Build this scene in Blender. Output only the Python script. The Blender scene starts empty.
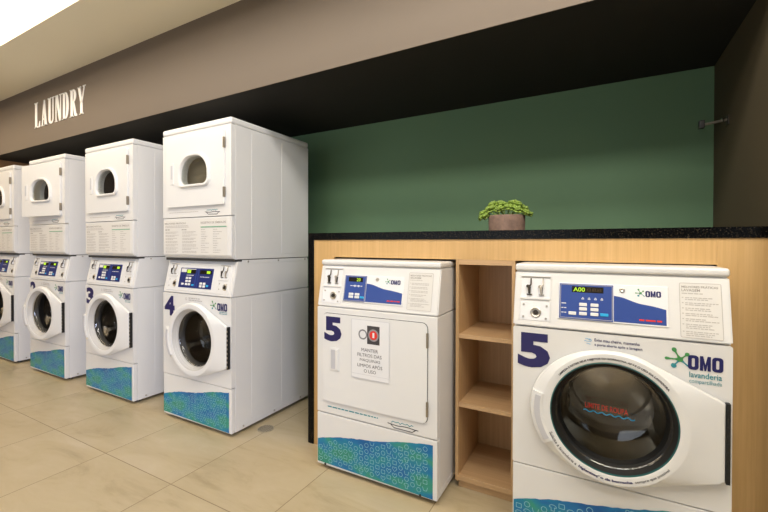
import bpy, bmesh, math, random
from mathutils import Vector, Matrix
random.seed(7)
R = math.radians
C = bpy.context.scene.collection
scene = bpy.context.scene

# ------------------------------------------------------------------ materials
def mat(name, col, rough=.5, metal=0., bump=0., bscale=200., vary=0., vscale=4., spec=.5, coat=0.):
    m = bpy.data.materials.new(name); m.use_nodes = True
    nt = m.node_tree; b = nt.nodes['Principled BSDF']
    b.inputs['Base Color'].default_value = (*col, 1); b.inputs['Roughness'].default_value = rough
    b.inputs['Metallic'].default_value = metal; b.inputs['Specular IOR Level'].default_value = spec
    b.inputs['Coat Weight'].default_value = coat
    tc = nt.nodes.new('ShaderNodeTexCoord')
    if vary:
        n = nt.nodes.new('ShaderNodeTexNoise'); n.inputs['Scale'].default_value = vscale; n.inputs['Detail'].default_value = 5
        nt.links.new(tc.outputs['Object'], n.inputs['Vector'])
        mx = nt.nodes.new('ShaderNodeMix'); mx.data_type = 'RGBA'
        mx.inputs['A'].default_value = (*[c*(1-vary) for c in col], 1); mx.inputs['B'].default_value = (*[min(1, c*(1+vary)) for c in col], 1)
        nt.links.new(n.outputs['Fac'], mx.inputs['Factor']); nt.links.new(mx.outputs['Result'], b.inputs['Base Color'])
    if bump:
        n = nt.nodes.new('ShaderNodeTexNoise'); n.inputs['Scale'].default_value = bscale; n.inputs['Detail'].default_value = 3
        nt.links.new(tc.outputs['Object'], n.inputs['Vector'])
        bp = nt.nodes.new('ShaderNodeBump'); bp.inputs['Strength'].default_value = bump; bp.inputs['Distance'].default_value = .002
        nt.links.new(n.outputs['Fac'], bp.inputs['Height']); nt.links.new(bp.outputs['Normal'], b.inputs['Normal'])
    return m

def ramp(nt, fac, stops):
    r = nt.nodes.new('ShaderNodeValToRGB'); e = r.color_ramp.elements
    e[0].position, e[0].color = stops[0][0], (*stops[0][1], 1); e[1].position, e[1].color = stops[-1][0], (*stops[-1][1], 1)
    for p, c in stops[1:-1]:
        x = e.new(p); x.color = (*c, 1)
    nt.links.new(fac, r.inputs['Fac']); return r.outputs['Color']

def wood_mat(name, a, b_, axis='Z'):
    m = mat(name, a, .42); nt = m.node_tree; b = nt.nodes['Principled BSDF']
    tc = nt.nodes.new('ShaderNodeTexCoord'); mp = nt.nodes.new('ShaderNodeMapping')
    mp.inputs['Scale'].default_value = (90, 90, 2.2) if axis == 'Z' else (2.2, 90, 90)
    n = nt.nodes.new('ShaderNodeTexNoise'); n.inputs['Scale'].default_value = 1.; n.inputs['Detail'].default_value = 6; n.inputs['Roughness'].default_value = .65
    nt.links.new(tc.outputs['Object'], mp.inputs['Vector']); nt.links.new(mp.outputs['Vector'], n.inputs['Vector'])
    nt.links.new(ramp(nt, n.outputs['Fac'], [(.3, b_), (.68, a)]), b.inputs['Base Color'])
    return m

def floor_mat():
    m = mat('floor tile', (.5, .4, .28), .33); nt = m.node_tree; b = nt.nodes['Principled BSDF']; L = nt.links.new
    geo = nt.nodes.new('ShaderNodeNewGeometry'); sep = nt.nodes.new('ShaderNodeSeparateXYZ'); L(geo.outputs['Position'], sep.inputs[0])
    def math_(op, a, bb=None, c=None):
        n = nt.nodes.new('ShaderNodeMath'); n.operation = op
        for i, v in enumerate((a, bb, c)):
            if v is None: continue
            if isinstance(v, (int, float)): n.inputs[i].default_value = v
            else: L(v, n.inputs[i])
        return n.outputs[0]
    def cell(sock, off, size):
        q = math_('DIVIDE', math_('SUBTRACT', sock, off), size); f = math_('FRACT', q); fl = math_('FLOOR', q)
        d = math_('MULTIPLY', math_('MINIMUM', f, math_('SUBTRACT', 1., f)), size); return d, fl
    dx, fx = cell(sep.outputs['X'], -2.46+6, .6); dy, fy = cell(sep.outputs['Y'], 1.204-12, 1.2)
    grout = math_('LESS_THAN', math_('MINIMUM', dx, dy), .0019)
    cmb = nt.nodes.new('ShaderNodeCombineXYZ'); L(math_('MULTIPLY', fx, 7.3), cmb.inputs[0]); L(math_('MULTIPLY', fy, 3.7), cmb.inputs[1]); 
    add = nt.nodes.new('ShaderNodeVectorMath'); L(geo.outputs['Position'], add.inputs[0]); L(cmb.outputs[0], add.inputs[1])
    mp = nt.nodes.new('ShaderNodeMapping'); mp.inputs['Rotation'].default_value = (0, 0, R(35)); mp.inputs['Scale'].default_value = (1.2, 3.4, 1)
    L(add.outputs[0], mp.inputs['Vector'])
    n = nt.nodes.new('ShaderNodeTexNoise'); n.inputs['Scale'].default_value = 1.5; n.inputs['Detail'].default_value = 8; n.inputs['Roughness'].default_value = .62; n.inputs['Distortion'].default_value = .8
    L(mp.outputs['Vector'], n.inputs['Vector'])
    col = ramp(nt, n.outputs['Fac'], [(.26, (.34, .26, .145)), (.45, (.46, .37, .225)), (.62, (.50, .41, .265)), (.8, (.55, .46, .32))])
    mx = nt.nodes.new('ShaderNodeMix'); mx.data_type = 'RGBA'; L(grout, mx.inputs['Factor']); L(col, mx.inputs['A']); mx.inputs['B'].default_value = (.2, .14, .075, 1)
    L(mx.outputs['Result'], b.inputs['Base Color'])
    n2 = nt.nodes.new('ShaderNodeTexNoise'); n2.inputs['Scale'].default_value = 7; n2.inputs['Detail'].default_value = 4; L(geo.outputs['Position'], n2.inputs['Vector'])
    L(math_('MULTIPLY_ADD', n2.outputs['Fac'], .25, .24), b.inputs['Roughness'])
    return m

def granite_mat():
    m = mat('black granite', (.006, .005, .005), .25); nt = m.node_tree; b = nt.nodes['Principled BSDF']; b.inputs['Specular IOR Level'].default_value = .12
    tc = nt.nodes.new('ShaderNodeTexCoord'); v = nt.nodes.new('ShaderNodeTexVoronoi'); v.inputs['Scale'].default_value = 150
    nt.links.new(tc.outputs['Object'], v.inputs['Vector'])
    nt.links.new(ramp(nt, v.outputs['Distance'], [(.0, (.16, .12, .08)), (.22, (.008, .007, .006)), (.5, (.003, .003, .003))]), b.inputs['Base Color'])
    return m

def decal_mat():
    m = mat('blue green print', (.03, .3, .4), .35); nt = m.node_tree; b = nt.nodes['Principled BSDF']
    tc = nt.nodes.new('ShaderNodeTexCoord'); mp = nt.nodes.new('ShaderNodeMapping'); mp.inputs['Scale'].default_value = (5.5, 1, 9); n = nt.nodes.new('ShaderNodeTexNoise'); n.inputs['Scale'].default_value = 1; n.inputs['Detail'].default_value = 3
    mp.inputs['Location'].default_value = (.7, 0, 2.3); mp.inputs['Rotation'].default_value = (0, R(12), 0)
    nt.links.new(tc.outputs['Object'], mp.inputs['Vector']); nt.links.new(mp.outputs['Vector'], n.inputs['Vector'])
    nt.links.new(ramp(nt, n.outputs['Fac'], [(.3, (.002, .085, .29)), (.42, (.003, .15, .39)), (.5, (.006, .22, .36)), (.58, (.035, .29, .21)), (.74, (.012, .18, .10))]), b.inputs['Base Color'])
    return m

def glass_mat(name, tint, fac_bias=.0):
    m = bpy.data.materials.new(name); m.use_nodes = True; nt = m.node_tree; nt.nodes.remove(nt.nodes['Principled BSDF'])
    out = nt.nodes['Material Output']; t = nt.nodes.new('ShaderNodeBsdfTransparent'); t.inputs[0].default_value = (*tint, 1)
    g = nt.nodes.new('ShaderNodeBsdfGlossy'); g.inputs['Roughness'].default_value = .03
    f = nt.nodes.new('ShaderNodeLayerWeight'); pw = nt.nodes.new('ShaderNodeMath'); pw.operation = 'POWER'; pw.inputs[1].default_value = 4.5
    ma = nt.nodes.new('ShaderNodeMath'); ma.operation = 'MULTIPLY_ADD'; ma.inputs[1].default_value = .93; ma.inputs[2].default_value = .06
    nt.links.new(f.outputs['Facing'], pw.inputs[0]); nt.links.new(pw.outputs[0], ma.inputs[0]); mx = nt.nodes.new('ShaderNodeMixShader')
    nt.links.new(ma.outputs[0], mx.inputs[0]); nt.links.new(t.outputs[0], mx.inputs[1]); nt.links.new(g.outputs[0], mx.inputs[2])
    nt.links.new(mx.outputs[0], out.inputs[0]); return m

def emit_mat(name, col, s):
    m = mat(name, (.01, .01, .01), .4); b = m.node_tree.nodes['Principled BSDF']
    b.inputs['Emission Color'].default_value = (*col, 1); b.inputs['Emission Strength'].default_value = s; return m

WHITE = mat('white enamel', (.765, .755, .735), .32, bump=.04, bscale=900)
PANEL = mat('white panel', (.77, .76, .745), .38)
PLASTIC = mat('white plastic', (.785, .78, .765), .28)
PAPER = mat('printed panel', (.73, .71, .67), .5)
SHEET = mat('white paper sheet', (.82, .82, .83), .35)
INKG = mat('grey print', (.36, .33, .30), .6)
INKL = mat('pale grey print', (.50, .47, .44), .6)
INKD = mat('dark print', (.035, .03, .04), .5)
INKGREEN = mat('green print', (.20, .42, .27), .5)
NAVY = mat('navy print', (.016, .013, .10), .4)
LOGONAVY = mat('deep blue print', (.012, .012, .105), .4)
LEAFG = mat('leaf green print', (.06, .28, .08), .4)
TEAL = mat('teal print', (.03, .25, .30), .4)
RED = mat('red print', (.75, .035, .02), .4)
CYAN = mat('cyan print', (.02, .38, .72), .4)
BLUE = mat('blue control overlay', (.035, .075, .30), .3)
BLUEDK = mat('dark blue control overlay', (.018, .028, .15), .3)
LCD = mat('dark display window', (.012, .010, .006), .2)
GLOW = emit_mat('lit green digits', (.45, .75, .02), 1.1)
DIM = mat('unlit digits', (.05, .028, .008), .4)
METAL = mat('brushed steel', (.52, .48, .42), .35, 1.)
HINGE = mat('bronze hinge', (.30, .26, .20), .4, .8)
CHROME = mat('dull chrome', (.62, .60, .57), .22, 1.)
DARKMETAL = mat('dark metal', (.07, .06, .05), .4, .8)
BLACK = mat('black plastic', (.012, .012, .012), .45)
RUBBER = mat('black rubber', (.016, .015, .014), .5)
DARKGREY = mat('dark recess', (.05, .048, .045), .6)
DRUM = mat('drum steel', (.46, .42, .35), .27, 1., bump=.12, bscale=130)
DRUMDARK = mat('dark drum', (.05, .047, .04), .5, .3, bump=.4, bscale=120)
CLOTHTAN = mat('tan cloth', (.33, .27, .19), .55, 0, bump=.8, bscale=160, vary=.35, vscale=60)  # cloth-like tan for the made-up laundry surface, not drum metal
GLASS = glass_mat('smoked door glass', (.86, .85, .83))
WGLASS = glass_mat('window glass', (.85, .86, .84))
DECAL = decal_mat()
ICON = mat('pale icon print', (.30, .58, .66), .4)
WOODV = wood_mat('pale oak veneer', (.66, .42, .18), (.555, .335, .122))
WOODIN = wood_mat('oak shelf veneer', (.58, .375, .19), (.47, .29, .135))
WOODX = wood_mat('oak shelf board', (.60, .39, .205), (.50, .31, .15), 'X')
WOODWALL = wood_mat('orange wood', (.36, .19, .075), (.27, .135, .05), 'X')
GRANITE = granite_mat()
FLOOR = floor_mat()
CEIL = mat('cream ceiling paint', (.91, .85, .67), .8, bump=.1, bscale=60)
TAUPE = mat('taupe wall paint', (.150, .116, .084), .75, bump=.12, bscale=90)
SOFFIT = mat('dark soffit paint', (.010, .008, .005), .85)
CHEEK = mat('dark brown paint', (.070, .052, .024), .75, bump=.12, bscale=90)
GREEN = mat('sage green paint', (.140, .252, .135), .7, bump=.08, bscale=80, vary=.05, vscale=2)
BACKROOM = mat('beige room paint', (.30, .24, .17), .8)
LETTER = mat('white sign letter', (.90, .88, .84), .4)
POT = mat('reddish brown pot', (.25, .16, .12), .85, bump=1., bscale=60, vary=.55, vscale=38)
SOIL = mat('soil', (.03, .02, .012), .9)
LEAF = mat('fresh green leaf', (.25, .36, .06), .4, vary=.5, vscale=50)
DRAIN = mat('drain metal', (.42, .36, .26), .45, .3)

# ------------------------------------------------------------------ mesh builder
def rrect(x0, x1, z0, z1, r, n=6, rb=None):
    rb = r if rb is None else rb; pts = []
    for cx, cz, a0, q in ((x1-r, z1-r, 0, r), (x0+r, z1-r, 90, r), (x0+rb, z0+rb, 180, rb), (x1-rb, z0+rb, 270, rb)):
        for i in range(n+1):
            a = R(a0+90*i/n); pts.append((cx+q*math.cos(a), cz+q*math.sin(a)))
    return pts
def circle(cx, cz, r, n=48): return [(cx+r*math.cos(2*math.pi*i/n), cz+r*math.sin(2*math.pi*i/n)) for i in range(n)]

_text = {}
def text_mesh(s, bold, depth, space):
    k = (s, bold, depth, space)
    if k not in _text:
        cu = bpy.data.curves.new('t', 'FONT'); cu.body = s; cu.size = 1; cu.offset = bold; cu.extrude = depth; cu.resolution_u = 3; cu.space_character = space
        cu.fill_mode = 'BOTH' if depth else 'FRONT'
        ob = bpy.data.objects.new('t', cu); C.objects.link(ob); dg = bpy.context.evaluated_depsgraph_get()
        me = bpy.data.meshes.new_from_object(ob.evaluated_get(dg)); bpy.data.objects.remove(ob); bpy.data.curves.remove(cu)
        vs = [v.co.copy() for v in me.vertices]; fs = [tuple(p.vertices) for p in me.polygons]; bpy.data.meshes.remove(me)
        x0 = min(v.x for v in vs); x1 = max(v.x for v in vs); y0 = min(v.y for v in vs); y1 = max(v.y for v in vs)
        _text[k] = ([((v.x-x0)/(x1-x0), (v.y-y0)/(y1-y0)) for v in vs], fs)
    return _text[k]

ORIG = {}
class MB:
    """collects shapes in thing coordinates: x to the right, y into the wall, z up"""
    def __init__(s, shear=None): s.bm = bmesh.new(); s.sh = shear
    def P(s, x, y, z):
        if s.sh: y += s.sh[0] + s.sh[1]*(z-s.sh[2])
        return s.bm.verts.new((x, y, z))
    def face(s, vs):
        try: return s.bm.faces.new(vs)
        except ValueError: return None
    def box(s, x0, x1, y0, y1, z0, z1, bev=0, seg=2):
        b = bmesh.new(); bmesh.ops.create_cube(b, size=1)
        for v in b.verts: v.co = Vector((x0+(v.co.x+.5)*(x1-x0), y0+(v.co.y+.5)*(y1-y0), z0+(v.co.z+.5)*(z1-z0)))
        if bev: bmesh.ops.bevel(b, geom=b.edges[:], offset=bev, segments=seg, affect='EDGES', profile=.5)
        s.merge(b); return s
    def merge(s, b):
        mp = {v: s.P(*v.co) for v in b.verts}
        for f in b.faces: s.face([mp[v] for v in f.verts])
        b.free()
    def prism(s, poly, y0, y1):
        a = [s.P(x, y0, z) for x, z in poly]; c = [s.P(x, y1, z) for x, z in poly]; n = len(poly)
        s.face(a); s.face(c[::-1])
        for i in range(n): s.face([a[i], c[i], c[(i+1) % n], a[(i+1) % n]])
        return s
    def prismx(s, poly, x0, x1, bev=0):
        b = bmesh.new(); a = [b.verts.new((x0, y, z)) for y, z in poly]; c = [b.verts.new((x1, y, z)) for y, z in poly]; n = len(poly)
        b.faces.new(a); b.faces.new(c[::-1])
        for i in range(n): b.faces.new([a[i], c[i], c[(i+1) % n], a[(i+1) % n]])
        if bev:
            bmesh.ops.recalc_face_normals(b, faces=b.faces[:]); bmesh.ops.bevel(b, geom=b.edges[:], offset=bev, segments=2, affect='EDGES')
        s.merge(b); return s
    def prismz(s, poly, z0, z1):
        a = [s.P(x, y, z0) for x, y in poly]; c = [s.P(x, y, z1) for x, y in poly]; n = len(poly)
        s.face(a); s.face(c[::-1])
        for i in range(n): s.face([a[i], c[i], c[(i+1) % n], a[(i+1) % n]])
        return s
    def holed(s, outer, hole, y0, y1):
        b = bmesh.new(); es = []
        loops = []
        for pts in (outer, hole):
            vs = [b.verts.new((x, y0, z)) for x, z in pts]; loops.append(vs)
            for i in range(len(vs)): es.append(b.edges.new((vs[i], vs[(i+1) % len(vs)])))
        bmesh.ops.triangle_fill(b, use_beauty=True, use_dissolve=False, edges=es)
        tri = b.faces[:]; back = {v: b.verts.new((v.co.x, y1, v.co.z)) for v in b.verts[:]}
        for f in tri: b.faces.new([back[v] for v in f.verts][::-1])
        for vs in loops:
            for i in range(len(vs)):
                p, q = vs[i], vs[(i+1) % len(vs)]; b.faces.new([p, q, back[q], back[p]])
        bmesh.ops.recalc_face_normals(b, faces=b.faces[:]); s.merge(b); return s
    def loft(s, loops, close=False, cap0=False, cap1=False):
        L = [[s.P(*p) for p in lp] for lp in loops]; n = len(L[0]); prs = list(zip(L, L[1:])) + ([(L[-1], L[0])] if close else [])
        for a, c in prs:
            for i in range(n): s.face([a[i], a[(i+1) % n], c[(i+1) % n], c[i]])
        if cap0: s.face(L[0])
        if cap1: s.face(L[-1][::-1])
        return s
    def lathe(s, cx, cz, prof, n=64, cap0=False, cap1=False, close=False):
        return s.loft([[(cx+r*math.cos(2*math.pi*i/n), y, cz+r*math.sin(2*math.pi*i/n)) for i in range(n)] for r, y in prof], close, cap0, cap1)
    def disc(s, cx, cz, r, y0, y1, n=20): return s.lathe(cx, cz, [(r, y1), (r, y0)], n, True, True)
    def text(s, t, x0, x1, z0, z1, y, bold=0, space=1., slope=0):
        vs, fs = text_mesh(t, bold, 0, space); q = [s.P(x0+u*(x1-x0), y, z0+v*(z1-z0)+slope*u*(x1-x0)) for u, v in vs]
        for f in fs: s.face([q[i] for i in f])
        return s
    def arctext(s, t, cx, cz, r, a0, a1, h, y, bold=0, flip=False, dy=0):
        vs, fs = text_mesh(t, bold, 0, 1.); q = []
        for u, v in vs:
            a = R(a0+(a1-a0)*u); rr = r+(h*(1-v) if flip else h*v); q.append(s.P(cx+rr*math.cos(a), y+dy*(rr-r), cz+rr*math.sin(a)))
        for f in fs: s.face([q[i] for i in f])
        return s
    def rows(s, x0, x1, z, h, y, full=.9):
        e = x0+(x1-x0)*full; x = x0
        while x < e-h*.5:
            w = min(random.uniform(1.6, 5.5)*h, e-x); s.face([s.P(x, y, z), s.P(x+w, y, z), s.P(x+w, y, z+h), s.P(x, y, z+h)]); x += w+h*.75
        return s
    def ribbon(s, pts, w, y, closed=False):
        n = len(pts); m = n if closed else n-1
        for i in range(m):
            (ax, az), (bx, bz) = pts[i], pts[(i+1) % n]; dx, dz = bx-ax, bz-az; l = math.hypot(dx, dz) or 1; ox, oz = -dz/l*w/2, dx/l*w/2
            s.face([s.P(ax+ox, y, az+oz), s.P(ax-ox, y, az-oz), s.P(bx-ox, y, bz-oz), s.P(bx+ox, y, bz+oz)])
        return s
    def tube(s, pts, r, n=8):
        ps = [Vector(p) for p in pts]; lp = []
        for i, p in enumerate(ps):
            d = (ps[min(i+1, len(ps)-1)]-ps[max(i-1, 0)]).normalized(); u = d.cross(Vector((0, 1, .3) if abs(d.y) < .9 else (1, 0, 0))).normalized(); w = d.cross(u)
            rr = r[i] if isinstance(r, (list, tuple)) else r
            lp.append([tuple(p+u*rr*math.cos(2*math.pi*k/n)+w*rr*math.sin(2*math.pi*k/n)) for k in range(n)])
        return s.loft(lp, False, True, True)
    def build(s, name, m, parent=None, origin=None, smooth=35, flat=False):
        po = ORIG.get(parent.name, Vector((0, 0, 0))) if parent else Vector((0, 0, 0))
        o_ = Vector(origin) if origin else po
        if not flat: bmesh.ops.recalc_face_normals(s.bm, faces=s.bm.faces[:])
        me = bpy.data.meshes.new(name)
        for v in s.bm.verts: v.co -= o_
        s.bm.to_mesh(me); s.bm.free(); me.materials.append(m)
        if smooth:
            me.shade_smooth(); me.set_sharp_from_angle(angle=R(smooth))
        o = bpy.data.objects.new(name, me); C.objects.link(o); o.parent = parent; o.location = o_-po; ORIG[o.name] = o_
        if smooth:
            wn = o.modifiers.new('weighted normals', 'WEIGHTED_NORMAL'); wn.keep_sharp = True
        return o

def tag(o, label, cat, group=None, kind=None):
    o['label'] = label; o['category'] = cat
    if group: o['group'] = group
    if kind: o['kind'] = kind
    return o
def empty(name, base, world):
    """an Empty standing at thing point `base`, placed at the world position `world` of the thing's front-left-bottom corner"""
    o = bpy.data.objects.new(name, None); C.objects.link(o); o.empty_display_size = .1
    o.location = Vector(world)+Vector(base); ORIG[o.name] = Vector(base); return o
def copy_tree(o, parent=None):
    c = o.copy(); C.objects.link(c); c.parent = parent; made = {o.name: c}
    for ch in list(o.children): made.update(copy_tree(ch, c)[1])
    return c, made
def struct(name, mb, m, cat=None):
    o = mb.build(name, m); o['kind'] = 'structure'; return o

W, D, H = .683, .724, 1.971
YS, YD, YW, YC = 1.6677, 1.6792, 1.6454, 1.8628
X4, XD, XW = -2.6565, -1.3237, -.3057
XWALL, YWALL, YFAS, ZSOF, ZCEIL = .53, 2.70, 1.752, 2.147, 2.72

# ------------------------------------------------------------------ setting
struct('floor', MB().box(-9, 1.6, -4, 2.8, -.1, 0), FLOOR)
struct('wall_back', MB().box(-6.2, .65, YWALL, YWALL+.12, 0, ZCEIL), GREEN)
struct('wall_right', MB().box(XWALL, XWALL+.12, YFAS-.02, YWALL, 0, ZCEIL), CHEEK)
struct('wall_left', MB().box(-9, -6.0, YFAS+.006, YWALL, 0, ZSOF), WOODWALL)
struct('trim_1', MB().box(-9, XWALL+.12, YFAS, YFAS+.005, ZSOF, ZCEIL), TAUPE)
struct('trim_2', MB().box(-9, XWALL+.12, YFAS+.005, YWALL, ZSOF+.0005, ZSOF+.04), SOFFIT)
RY0, RY1, RZ = -.45, 1.266, 3.14
struct('ceiling', MB().box(-9, 1.6, RY1, YWALL+.1, ZCEIL, RZ+.08).box(-9, 1.6, -4, RY0, ZCEIL, RZ+.08).box(-9, 1.6, RY0, RY1, RZ, RZ+.08), CEIL)
struct('wall_front', MB().box(-9, -5.2, -4.1, -4, 0, ZCEIL).box(-.4, 1.6, -4.1, -4, 0, ZCEIL).box(-5.2, -.4, -4.1, -4, 2.25, ZCEIL).box(-5.2, -.4, -4.1, -4, 0, .45), BACKROOM)
win = MB()
for x in (-5.2, -3.63, -2.03, -.46): win.box(x, x+.06, -4.08, -4.02, .45, 2.25)
win.box(-5.14, -.46, -4.08, -4.02, .45, .51).box(-5.14, -.46, -4.08, -4.02, 2.19, 2.25)
struct('window_1', win, BLACK)
struct('wall_side', MB().box(1.6, 1.7, -4, -3.1, 0, ZCEIL).box(1.6, 1.7, -.5, 2.8, 0, ZCEIL).box(1.6, 1.7, -3.1, -.5, 0, .7).box(1.6, 1.7, -3.1, -.5, 2.3, ZCEIL), BACKROOM)
win = MB()
for y in (-3.1, -1.83, -.56): win.box(1.62, 1.68, y, y+.06, .7, 2.3)
win.box(1.62, 1.68, -3.04, -.56, .7, .76).box(1.62, 1.68, -3.04, -.56, 2.24, 2.3); struct('window_2', win, BLACK)
struct('wall_end', MB().box(-9.1, -9, -4, 2.8, 0, ZCEIL), BACKROOM)

# ------------------------------------------------------------------ shared pieces of the machines
def shoulder(mb, x0, x1, z0, z1, ys):     # raised pressed panels on a cabinet side
    for ya, yb in ys:
        for xs in ((x0-.0012, x0+.001), (x1-.001, x1+.0012)): mb.box(xs[0], xs[1], ya, yb, z0, z1, .0009, 1)

def cabinet_shell(mb, z0, z1, y0=.03, d=D):
    t = .02
    mb.box(0, t, y0, d, z0, z1, .004).box(W-t, W, y0, d, z0, z1, .004).box(t, W-t, d-t, d, z0, z1).box(t, W-t, y0, d-t, z0, z0+t).box(t, W-t, y0, d-t, z1-t, z1)
    return mb

CX, CZ = .343, .572
def hull_r(a, A=.272, B=.238, hx=.662, za=.425, zb=.684):
    """distance from the door centre to the tear-drop outline (ellipse and hinge edge joined by tangents)"""
    pts = [(A*math.cos(2*math.pi*i/120), B*math.sin(2*math.pi*i/120)) for i in range(120) if math.cos(2*math.pi*i/120) < .35] + [(hx-CX, za-CZ), (hx-CX, zb-CZ)]
    pts.sort(key=lambda p: math.atan2(p[1], p[0])); dx, dz = math.cos(a), math.sin(a); best = 0
    for i in range(len(pts)):
        (ax, az), (bx, bz) = pts[i], pts[(i+1) % len(pts)]; ex, ez = bx-ax, bz-az; den = dx*ez-dz*ex
        if abs(den) < 1e-12: continue
        t = (ax*ez-az*ex)/den; u = (ax*dz-az*dx)/den
        if t > 0 and -1e-9 <= u <= 1+1e-9: best = max(best, t)
    return best
NA = 144
ANG = [2*math.pi*(i+.5)/NA for i in range(NA)]
HUL = [hull_r(a) for a in ANG]
def ringpts(rf, y): return [(CX+(rf(i) if callable(rf) else rf)*math.cos(a), y(i) if callable(y) else y, CZ+(rf(i) if callable(rf) else rf)*math.sin(a)) for i, a in enumerate(ANG)]

def washer_door(root, big=False):
    og = (.668, 0, CZ)
    mb = MB()
    yr = lambda i: -.020
    mb.loft([ringpts(lambda i: HUL[i]-.03, -.001), ringpts(lambda i: HUL[i]-.012, -.008), ringpts(lambda i: HUL[i]-.001, -.0085), ringpts(lambda i: HUL[i], -.011), ringpts(lambda i: HUL[i]-.002, yr), ringpts(lambda i: max(HUL[i]-.006, .236), lambda i: -.023),
             ringpts(lambda i: min(max(HUL[i]-.02, .228), .262), -.030), ringpts(.231, -.036), ringpts(.226, -.037), ringpts(.205, -.0365), ringpts(.200, -.034), ringpts(.199, -.012), ringpts(.203, -.002)], close=True)
    d = mb.build('washer_door', PLASTIC, root, og, smooth=28)
    if big:
        MB().lathe(CX, CZ, [(.2, -.033), (.1965, -.035), (.1955, -.028), (.198, -.026)], close=True).build('door_gasket', mat_teal, d)
        MB().lathe(CX, CZ, [(.199, -.030), (.195, -.030), (.188, -.012), (.184, -.004), (.199, -.002)], close=True).build('door_liner', RUBBER, d)
        k, dy = 1., .018
    else:
        MB().lathe(CX, CZ, [(.1995, -.032), (.1975, -.0335), (.194, -.020), (.191, -.019), (.188, -.010), (.185, -.009), (.181, .004), (.186, .006), (.1995, -.010)], 72, close=True).build('door_liner', LINER, d, smooth=20)
        k, dy = .955, .029
    prof = [(.190, -.026), (.186, -.030), (.178, -.022), (.170, -.004), (.163, .03), (.160, .036), (.156, .075), (.142, .10), (.11, .112), (.06, .116), (.002, .117)]
    MB().lathe(CX, CZ, [(r*k, y+dy) for r, y in prof], 72, cap1=True).build('door_glass', GLASS, d)
    MB().lathe(CX, CZ, [(r*k, y+dy) for r, y in ((.1905, -.020), (.177, -.012), (.168, .008), (.171, .010), (.1915, -.006))], 72, close=True).build('glass_rim', BLACK, d)
    h = MB(); h.loft([[(CX+(hr)*math.cos(a), y, CZ+hr*.92*math.sin(a)) for hr, y in ((.228, -.039), (.240, -.042), (.268, -.034), (.274, -.012), (.262, -.010), (.226, -.032))] for a in [R(166+48*k/14) for k in range(15)]], False, True, True)
    h.build('door_handle', PLASTIC, d)
    MB().loft([[(CX+hr*math.cos(a), y, CZ+hr*.92*math.sin(a)) for hr, y in ((.236, -.0425), (.256, -.0415), (.256, -.036), (.236, -.036))] for a in [R(169+42*k/14) for k in range(15)]], False, True, True).build('handle_shade', mat_handle_shade, d)  # raised grey strip painted as the shaded hollow beside the grip
    hg = MB().box(.663, .674, -.020, -.001, .425, .684, .001)
    hb = hg.build('hinge', BLACK, d)
    sq = MB()
    for k in range(9): sq.box(.6645, .6725, -.0212, -.019, .437+k*.0268, .449+k*.0268)
    sq.build('hinge_plate', METAL if not big else BLACK, hb)
    return d

mat_handle_shade = mat('grey handle shade', (.57, .57, .60), .35)  # grey puts the shade of the handle hollow into the colour
LINER = mat('grey white door liner', (.60, .58, .55), .3)
mat_teal = mat('teal door gasket', (.01, .11, .11), .35)

def wash_front(root, ztop=.861, zsplit=.3006):
    """front panels, drum, gasket and decal of a washer"""
    MB().holed(rrect(.001, W-.001, zsplit+.0025, ztop-.0025, .006, 3), circle(CX, CZ, .203, 64), 0, .03).build('front_panel', WHITE, root)
    lp = MB().box(.001, W-.001, 0, .03, .022, zsplit-.0015, .006).build('lower_panel', WHITE, root)
    MB().lathe(CX, CZ, [(.2035, .004), (.206, -.003), (.199, -.004), (.185, .012), (.19, .035), (.2, .05)], 64).build('door_boot', RUBBER, root)
    MB().lathe(CX, CZ, [(.21, .045), (.245, .06), (.25, .40), (.235, .42), (.17, .425), (.15, .40), (.05, .395), (.001, .39)], 64).build('drum', DRUM, root)
    for a in (35, 155, 275):
        q = Matrix.Rotation(R(a), 3, 'Y'); m = MB()
        sec = lambda y, hh: [tuple(Vector((CX, 0, CZ))+q @ Vector((x, y, z))) for x, z in ((.248, -.05), (.248-hh, -.014), (.248-hh, .014), (.248, .05))]
        m.loft([sec(.09, .05), sec(.16, .075), sec(.34, .075), sec(.40, .06)], False, True, True); m.build('drum_lifter', DRUM, root)
    return lp

def side_bolts(root, ys, z, name='bolt'):
    for y in ys: MB().tube([(W+.0002, y, z), (W+.005, y, z)], .006, 10).build(name, METAL, root)

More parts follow.
